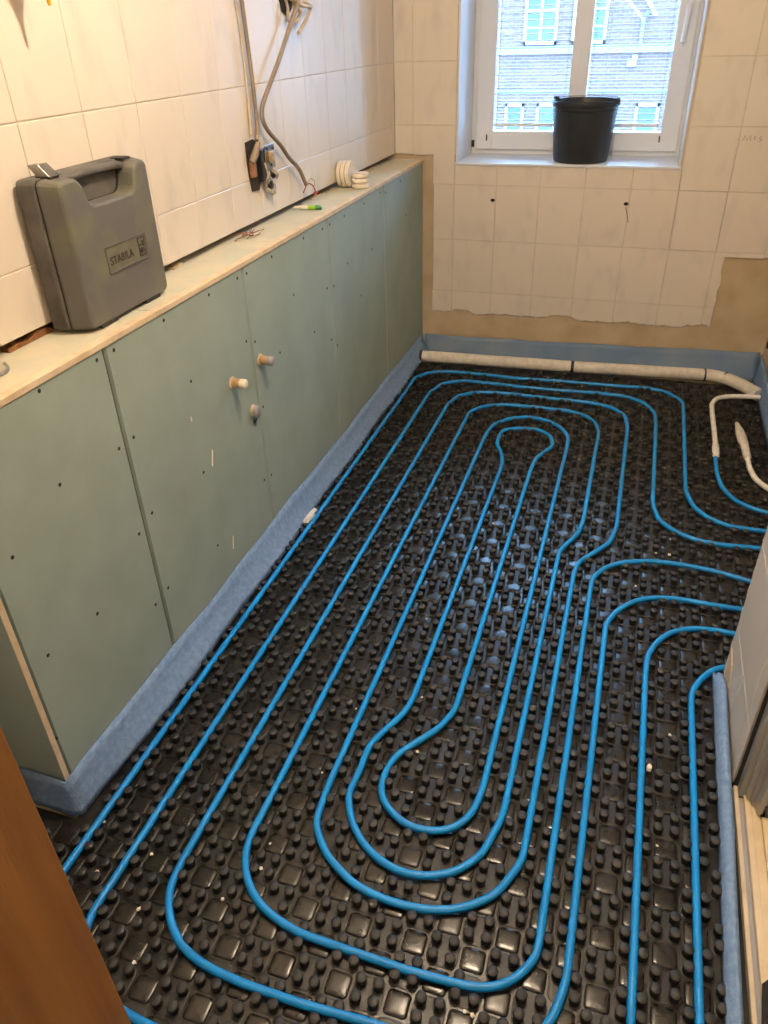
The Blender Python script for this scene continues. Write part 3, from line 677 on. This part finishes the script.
for x in ((a0, a1, b1 - .002, b1), (a0, a0 + .002, b0, b1), (a1 - .002, a1, b0, b1), (a0, a1, b0, b0 + .003), (a0 + .004, a0 + .012, b0 + .022, b0 + .025), (a0 + .015, a1 - .005, b0 + .020, b1 - .008), (a0 + .004, a0 + .014, b0 + .006, b0 + .017), (a1 - .009, a1 - .006, b0 + .006, b0 + .017)):
    e.box(0.0885, 0.0893, x[0], x[1], x[2], x[3])
e.obj('emblem', 'case_letter', plate)
MB().prism(round_poly([(-.079, H - .055), (.093, H - .055), (.098, H - .045), (-.084, H - .045)], [0, 0, 0, 0]), .083, .0842, lambda a, z, h: (h, a, z))

# ------------------------------------------------------------------ bucket on the window sill
bk = thing('bucket', 'black plastic mortar bucket standing on the window sill', 'bucket', (.846, .128, WZ0))
MB().lathe([(0, .004), (.108, .004), (.112, 0), (.118, .0), (.121, .008), (.141, .222), (.145, .224), (.147, .230), (.147, .243), (.144, .246), (.139, .245), (.136, .237), (.117, .012), (.114, .009), (0, .009)], 40).obj('body', 'bucket_plastic', bk, 40)
MB().lathe([(.139, .205), (.1425, .206), (.1435, .210), (.140, .212)], 40).obj('rib', 'bucket_plastic', bk, 40)
for a in (2.75, -.40):
    x, y = math.cos(a) * .147, math.sin(a) * .147
    MB().box(x - .012, x + .012, y - .008, y + .008, .232, .256).obj('handle_ear', 'bucket_plastic', bk, bevel=.003)
arc = [(math.cos(2.75) * .148, math.sin(2.75) * .148, .249)] + [(math.cos(t) * .152, math.sin(t) * .152, .250) for t in [2.75 - (2.75 + .40) * i / 16 for i in range(1, 16)]] + [(math.cos(-.40) * .148, math.sin(-.40) * .148, .249)]
MB().tube(arc, .0022, 6).obj('bail', 'steel', bk, 60)

# ------------------------------------------------------------------ cables and the opened socket on the tiled wall
sk = thing('socket_box', 'opened wall socket with torn plaster and bare metal parts in the tiles', 'socket', (.001, -1.43, 1.10))
so = (.001, -1.43, 1.10)
jag = [(-.078, .086), (-.030, .090), (.0, .075), (.004, .02), (.0, -.02), (-.02, -.055), (-.066, -.052), (-.076, -.01), (-.080, .04)]
MB().prism([(-a, z) for a, z in jag], .0, .0035, lambda a, z, h: (h, -a, z)).obj('wall_hole', 'dark_hole', sk)
MB().box(.003, .014, -.072, -.044, -.012, .032).obj('insert', 'bakelite', sk, bevel=.002)
MB().tube([(.010, -.066, .03), (.016, -.05, .052), (.020, -.03, .082)], [.010, .012, .008], 8).obj('conduit', 'cable_grey', sk, 50)
MB().box(.022, .025, .0, .068, .0, .068).obj('mount_plate', 'steel', sk, bevel=.001)
MB().box(.025, .034, .018, .046, .018, .050).obj('terminal', 'brass', sk, bevel=.002)
for y, z in ((.012, .058), (.056, .056), (.034, .01)): MB().lathe([(0, 0), (.004, 0), (.004, .003), (0, .004)], 8, fn=lambda a, c, h: (.025 + h, y + a, z + c)).obj('screw', 'dark_metal', sk)
for k, (cy, cz, rr) in enumerate(((.040, -.036, .034), (.030, -.030, .022))):
    pts = [(.016 + .006 * math.sin(3 * t), cy + (rr + .005 * math.sin(5 * t)) * math.cos(t), cz + (rr * .95 + .004 * math.cos(4 * t)) * math.sin(t)) for t in [i * 2 * math.pi / 22 for i in range(21)]]
    MB().tube(pts, .0068 if k == 0 else .006, 7).obj('plaster_ring', 'torn_plaster' if k == 0 else 'dark_hole', sk, 60)
MB().box(.003, .022, -.02, .012, -.03, .06).obj('frame_arm', 'dark_metal', sk, bevel=.003)
MB().tube([(.012, -.01, .045), (.022, .0, .01), (.018, .012, -.02), (.02, .03, -.03)], .004, 6).obj('wire', 'cable_beige', sk, 60)

def up_to(pts, z): p = pts[0]; return [(.012, p[1] - .01, z)] + pts
tag(MB().tube(smooth_path([(.004, -1.47, 2.2), (.018, -1.468, 1.75), (.02, -1.466, 1.537), (.02, -1.459, 1.445), (.02, -1.452, 1.349), (.02, -1.450, 1.262), (.021, -1.454, 1.205), (.022, -1.470, 1.188)], sig=.02), .0062, 8).obj('cable', 'cable_grey', smooth=60), 'beige grey cable hanging down the tiles into the opened socket', 'cable', 'cables on the tiled wall')
tag(MB().tube(smooth_path([(.004, -1.495, 2.2), (.010, -1.49, 1.75), (.009, -1.483, 1.537), (.009, -1.473, 1.489), (.009, -1.470, 1.414), (.009, -1.469, 1.297), (.010, -1.478, 1.20)], sig=.02), .0045, 8).obj('cable', 'cable_beige', smooth=60), 'pale cable lying flat behind the hanging grey cable', 'cable', 'cables on the tiled wall')
c2 = thing('cable', 'loose beige cable curving down to bare wire ends above the ledge', 'cable', (.025, -1.13, 1.0), group='cables on the tiled wall')
o_ = (.025, -1.13, 1.0)
MB().tube(sub(smooth_path([(.003, -1.06, 1.62), (.02, -1.065, 1.58), (.025, -1.077, 1.542), (.025, -1.164, 1.474), (.025, -1.275, 1.381), (.025, -1.362, 1.317), (.025, -1.420, 1.275), (.025, -1.431, 1.239), (.025, -1.386, 1.199), (.025, -1.31, 1.157), (.025, -1.259, 1.112), (.025, -1.182, 1.07), (.025, -1.146, 1.027), (.027, -1.136, 1.008)], sig=.02), o_), .0066, 8).obj('sheath', 'cable_grey', c2, 60)
MB().tube(sub([(.027, -1.136, 1.008), (.032, -1.12, 1.012), (.036, -1.095, 1.000), (.034, -1.074, .978)], o_), .0024, 6).obj('wire', 'wire_red', c2, 60)
MB().tube(sub([(.027, -1.136, 1.008), (.028, -1.150, 1.000), (.030, -1.172, .990)], o_), .0024, 6).obj('wire', 'wire_brown', c2, 60)
MB().tube(sub([(.027, -1.136, 1.010), (.030, -1.10, 1.025), (.032, -1.075, 1.014), (.032, -1.07, .995)], o_), .0016, 6).obj('wire', 'cable_beige', c2, 60)
MB().lathe([(0, 0), (.006, 0), (.007, .006), (.005, .010), (0, .010)], 10, fn=lambda a, c, h: (.034 + a - o_[0], -1.074 + h - .004 - o_[1], .972 + c - o_[2])).obj('wire_connector', 'wire_red', c2, 50)
jb = thing('junction_hole', 'dark hole with torn cable ends at the top of the tiled wall', 'wall hole', (.001, -1.12, 1.52))
MB().prism([(-.03, .075), (-.06, .03), (-.045, -.008), (-.01, -.02), (.03, .0), (.045, .05), (.01, .085)], 0, .003, lambda a, z, h: (h, a, z)).obj('wall_hole', 'dark_hole', jb)
MB().tube([(.003, -.02, .03), (.02, -.04, .0), (.02, -.05, -.035)], .005, 7).obj('wire', 'cable_grey', jb, 60)
for pts in (((.004, .03, .02), (.022, .09, .02), (.024, .142, .008), (.020, .10, -.03), (.019, .03, -.066)), ((.004, .02, .03), (.022, .06, -.01), (.023, .012, -.035)), ((.004, .0, .03), (.024, .07, .008), (.024, .135, .004))):
    MB().tube([Vector(p) for p in pts], .0062, 6).obj('cable_stub', 'cable_beige', jb, 60)

yt = thing('pointed_nozzle', 'yellow pointed plastic nozzle hanging before the tiles at the top left', 'nozzle', (.072, -2.343, 1.513))
MB().lathe([(0, 0), (.003, .001), (.0045, .012), (.006, .035), (.012, .055), (.034, .10), (.037, .16), (.034, .17), (0, .172)], 18).obj('cone', 'yellow', yt, 50)
MB().tube([(0, 0, .17), (0, 0, .20), (-.03, 0, .215), (-.073, 0, .215)], .003, 6).obj('hook', 'steel', yt, 60)

# ------------------------------------------------------------------ small things on the ledge
kd = 'white plastic discs on the ledge'
def disc_obj(lab, loc, rot, r=.048, h=.016):
    t = thing('plastic_disc', lab, 'disc', loc, rot, kd)
    MB().lathe([(0, 0), (r * .80, 0), (r * .82, .002), (r * .97, .002), (r, .005), (r, h - .003), (r * .97, h), (r * .7, h), (r * .66, h - .003), (0, h - .003)], 28).obj('disc', 'disc_white', t, 40)
    MB().lathe([(r * .97, h * .42), (r * 1.02, h * .45), (r * 1.02, h * .58), (r * .97, h * .6)], 28).obj('rim', 'disc_white', t, 40)
lean = math.radians(-84)
for k, wd in enumerate(('leftmost', 'middle', 'rightmost')):
    disc_obj('%s of the white plastic discs standing on edge by the tiled wall' % wd, (.004 + .0175 * k, -.750, ZL + .0485), (0, math.radians(90), 0), .047, .0165)
for k, wd in enumerate(('lowest', 'middle', 'topmost')):
    disc_obj('%s of the small white discs stacked flat on the ledge' % wd, (.092, -.760, ZL + .0006 + .0185 * k), (0, 0, .3 * k), .034, .018)
vl = thing('spirit_level_vial', 'small yellow green tube with dark green end lying on the ledge', 'vial', (.052, -1.190, ZL + .0085), (0, 0, math.radians(8)))
vf = lambda r0: (lambda a, c, h: (h, a, c))
MB().lathe([(0, -.055), (.003, -.054), (.0065, -.02), (.0065, .0), (0, .0)], 12, fn=lambda a, c, h: (h, a, c)).obj('tip', 'disc_white', vl, 50)
MB().lathe([(0, .0), (.0072, .0), (.0072, .026), (0, .026)], 12, fn=lambda a, c, h: (h, a, c)).obj('tube', 'vial_green', vl, 50)
MB().lathe([(0, .026), (.0078, .026), (.0078, .045), (.006, .047), (0, .047)], 12, fn=lambda a, c, h: (h, a, c)).obj('cap', 'vial_cap', vl, 50)
wc = thing('copper_wire_tangle', 'tangle of brown copper wire scraps lying on the ledge', 'wire', (.035, -1.61, ZL))
for k in range(7):
    rr = random.Random(k); x, y = rr.uniform(-.02, .01), rr.uniform(-.04, .02); pts = []
    for i in range(12):
        x += rr.uniform(-.009, .009); y += rr.uniform(-.006, .016); pts.append((max(-.028, min(.04, x)), y - .03, .003 + .004 * k % .014 + rr.uniform(0, .004)))
    MB().tube(smooth_path(pts, step=.003, sig=.005), .0014, 5).obj('wire', 'copper', wc, 60)
tag(MB().tube(smooth_path([(.055, -2.76, ZL + .004), (.062, -2.72, ZL + .004), (.066, -2.690, ZL + .004), (.055, -2.672, ZL + .005), (.044, -2.668, ZL + .010)], sig=.006), .0036, 8).obj('metal_hook', 'steel', smooth=60), 'small bent grey metal hook lying on the ledge left of the case', 'hook')

# ------------------------------------------------------------------ pipe outlets on the half wall
def outlet(y, z, lab):
    t = thing('pipe_outlet', lab, 'pipe plug', (D, y, z), group='capped pipe outlets on the half wall')
    fx = lambda a, c, h: (h, a, c)
    MB().lathe([(0, .0005), (.018, .0005), (.019, .002), (.016, .004), (0, .004)], 18, fn=fx).obj('collar', 'gypsum', t, 50)
    MB().lathe([(0, .003), (.0125, .003), (.0135, .005), (.0135, .026), (.0120, .028), (0, .028)], 18, fn=fx).obj('brass_body', 'brass', t, 50)
    MB().lathe([(0, .027), (.0128, .027), (.0138, .029), (.0138, .041), (.011, .044), (0, .044)], 18, fn=fx).obj('plug', 'disc_white' if y < -1.9 else 'plug_grey', t, 50)
outlet(-2.010, .645, 'brass pipe outlet with a pale plug on the left of the board joint')
outlet(-1.833, .645, 'brass pipe outlet with a grey plug on the right of the board joint')
cp = thing('wall_cap', 'round grey cap sticking out of the board below the pipe outlets', 'cap', (D, -1.915, .515))
fx = lambda a, c, h: (h, a, c * 1.25)
MB().lathe([(0, .0005), (.0165, .0005), (.0165, .007), (0, .007)], 18, fn=fx).obj('collar', 'gypsum', cp, 50)
MB().lathe([(0, .007), (.0155, .007), (.0155, .016), (.0135, .0185), (0, .0185)], 18, fn=fx).obj('cap', 'plug_grey', cp, 50)
MB().lathe([(0, .0005), (.006, .0005), (.006, .003), (0, .003)], 10, fn=lambda a, c, h: (h, a + .004, c - .034)).obj('bore', 'dark_hole', cp, 50)

# ------------------------------------------------------------------ debris on the mat and the sill
CR = [(.725, -2.104), (.793, -2.404), (.816, -1.559), (1.398, -1.586), (1.356, -1.587), (1.401, -1.493), (1.489, -2.022), (1.3, -1.782), (1.377, -2.666), (1.402, -2.352), (.362, -2.993), (.403, -3.104), (.593, -2.898), (.599, -2.955), (.553, -3.037), (.452, -3.195), (.632, -2.696), (.829, -2.575), (.643, -2.489), (.275, -3.06), (.217, -2.956), (1.062, -3.095), (1.075, -3.097), (1.12, -.86), (1.46, -1.13)]
for i, (x, y) in enumerate(CR):
    rr = random.Random(i * 7 + 1); s = rr.uniform(.003, .006)
    b = MB().lathe([(0, -s * .5), (s, -s * .3), (s * .9, s * .3), (0, s * .6)], 5); b.v = [(a * rr.uniform(.6, 1.3), c * rr.uniform(.6, 1.3), h * rr.uniform(.7, 1.2)) for a, c, h in b.v]
    o = b.obj('plaster_crumb', 'crumb', loc=(x, y, .0055)); tag(o, 'tiny white plaster crumb lying on the black stud mat', 'crumb', 'plaster crumbs on the mat')
def chunk(nm, pts, h, loc, m, lab, cat, rz=0):
    b = MB().prism(pts, 0, h, lambda a, c, z: (a * (1 - .25 * z / h), c * (1 - .25 * z / h), z)); o = b.obj(nm, m, bevel=.0008, loc=loc); o.rotation_euler.z = rz; return tag(o, lab, cat)
chunk('plaster_chip', [(-.006, -.009), (.004, -.010), (.007, .004), (0, .011), (-.006, .005)], .008, (1.354, -2.48, .019), 'crumb', 'pale plaster chip resting between the studs beside the third pipe from the right', 'chip')
chunk('foil_scrap', [(-.012, -.045), (.008, -.040), (.014, .0), (.010, .05), (-.004, .06), (-.010, .02)], .010, (.190, -1.70, .014), 'white_tube', 'torn white scrap stuck between the blue strip and the mat', 'scrap')
chunk('foam_offcut', [(-.02, -.05), (.025, -.045), (.03, .01), (.012, .045), (-.012, .03)], .035, (1.566, -2.935, .0245), 'offcut', 'dark grey offcut lying on the cream sill at the right edge', 'offcut')

# ------------------------------------------------------------------ bathroom lamp, and an added fill bulb in the hall
def bulb(loc, m, lab):
    t = thing('pendant_bulb', lab, 'lamp', loc)
    MB().lathe([(0, -.05), (.020, -.045), (.032, -.028), (.035, -.010), (.030, .012), (.018, .030), (.014, .040)], 16).obj('bulb', m, t, 60)
    MB().lathe([(.015, .038), (.018, .042), (.018, .075), (.008, .085), (0, .085)], 14).obj('socket', 'tape_black', t, 50)
    MB().tube([(0, 0, .08), (0, 0, CEIL - loc[2])], .0035, 6).obj('cord', 'tape_black', t)
bulb((.95, -2.35, 2.30), 'bulb_glow', 'bare bulb hanging from the bathroom ceiling')
bulb((1.2, -4.5, 2.25), 'fill_glow', 'added fill bulb under the hall ceiling, unseen behind the viewer')  # added out of view as fill light, brightens the doorway side
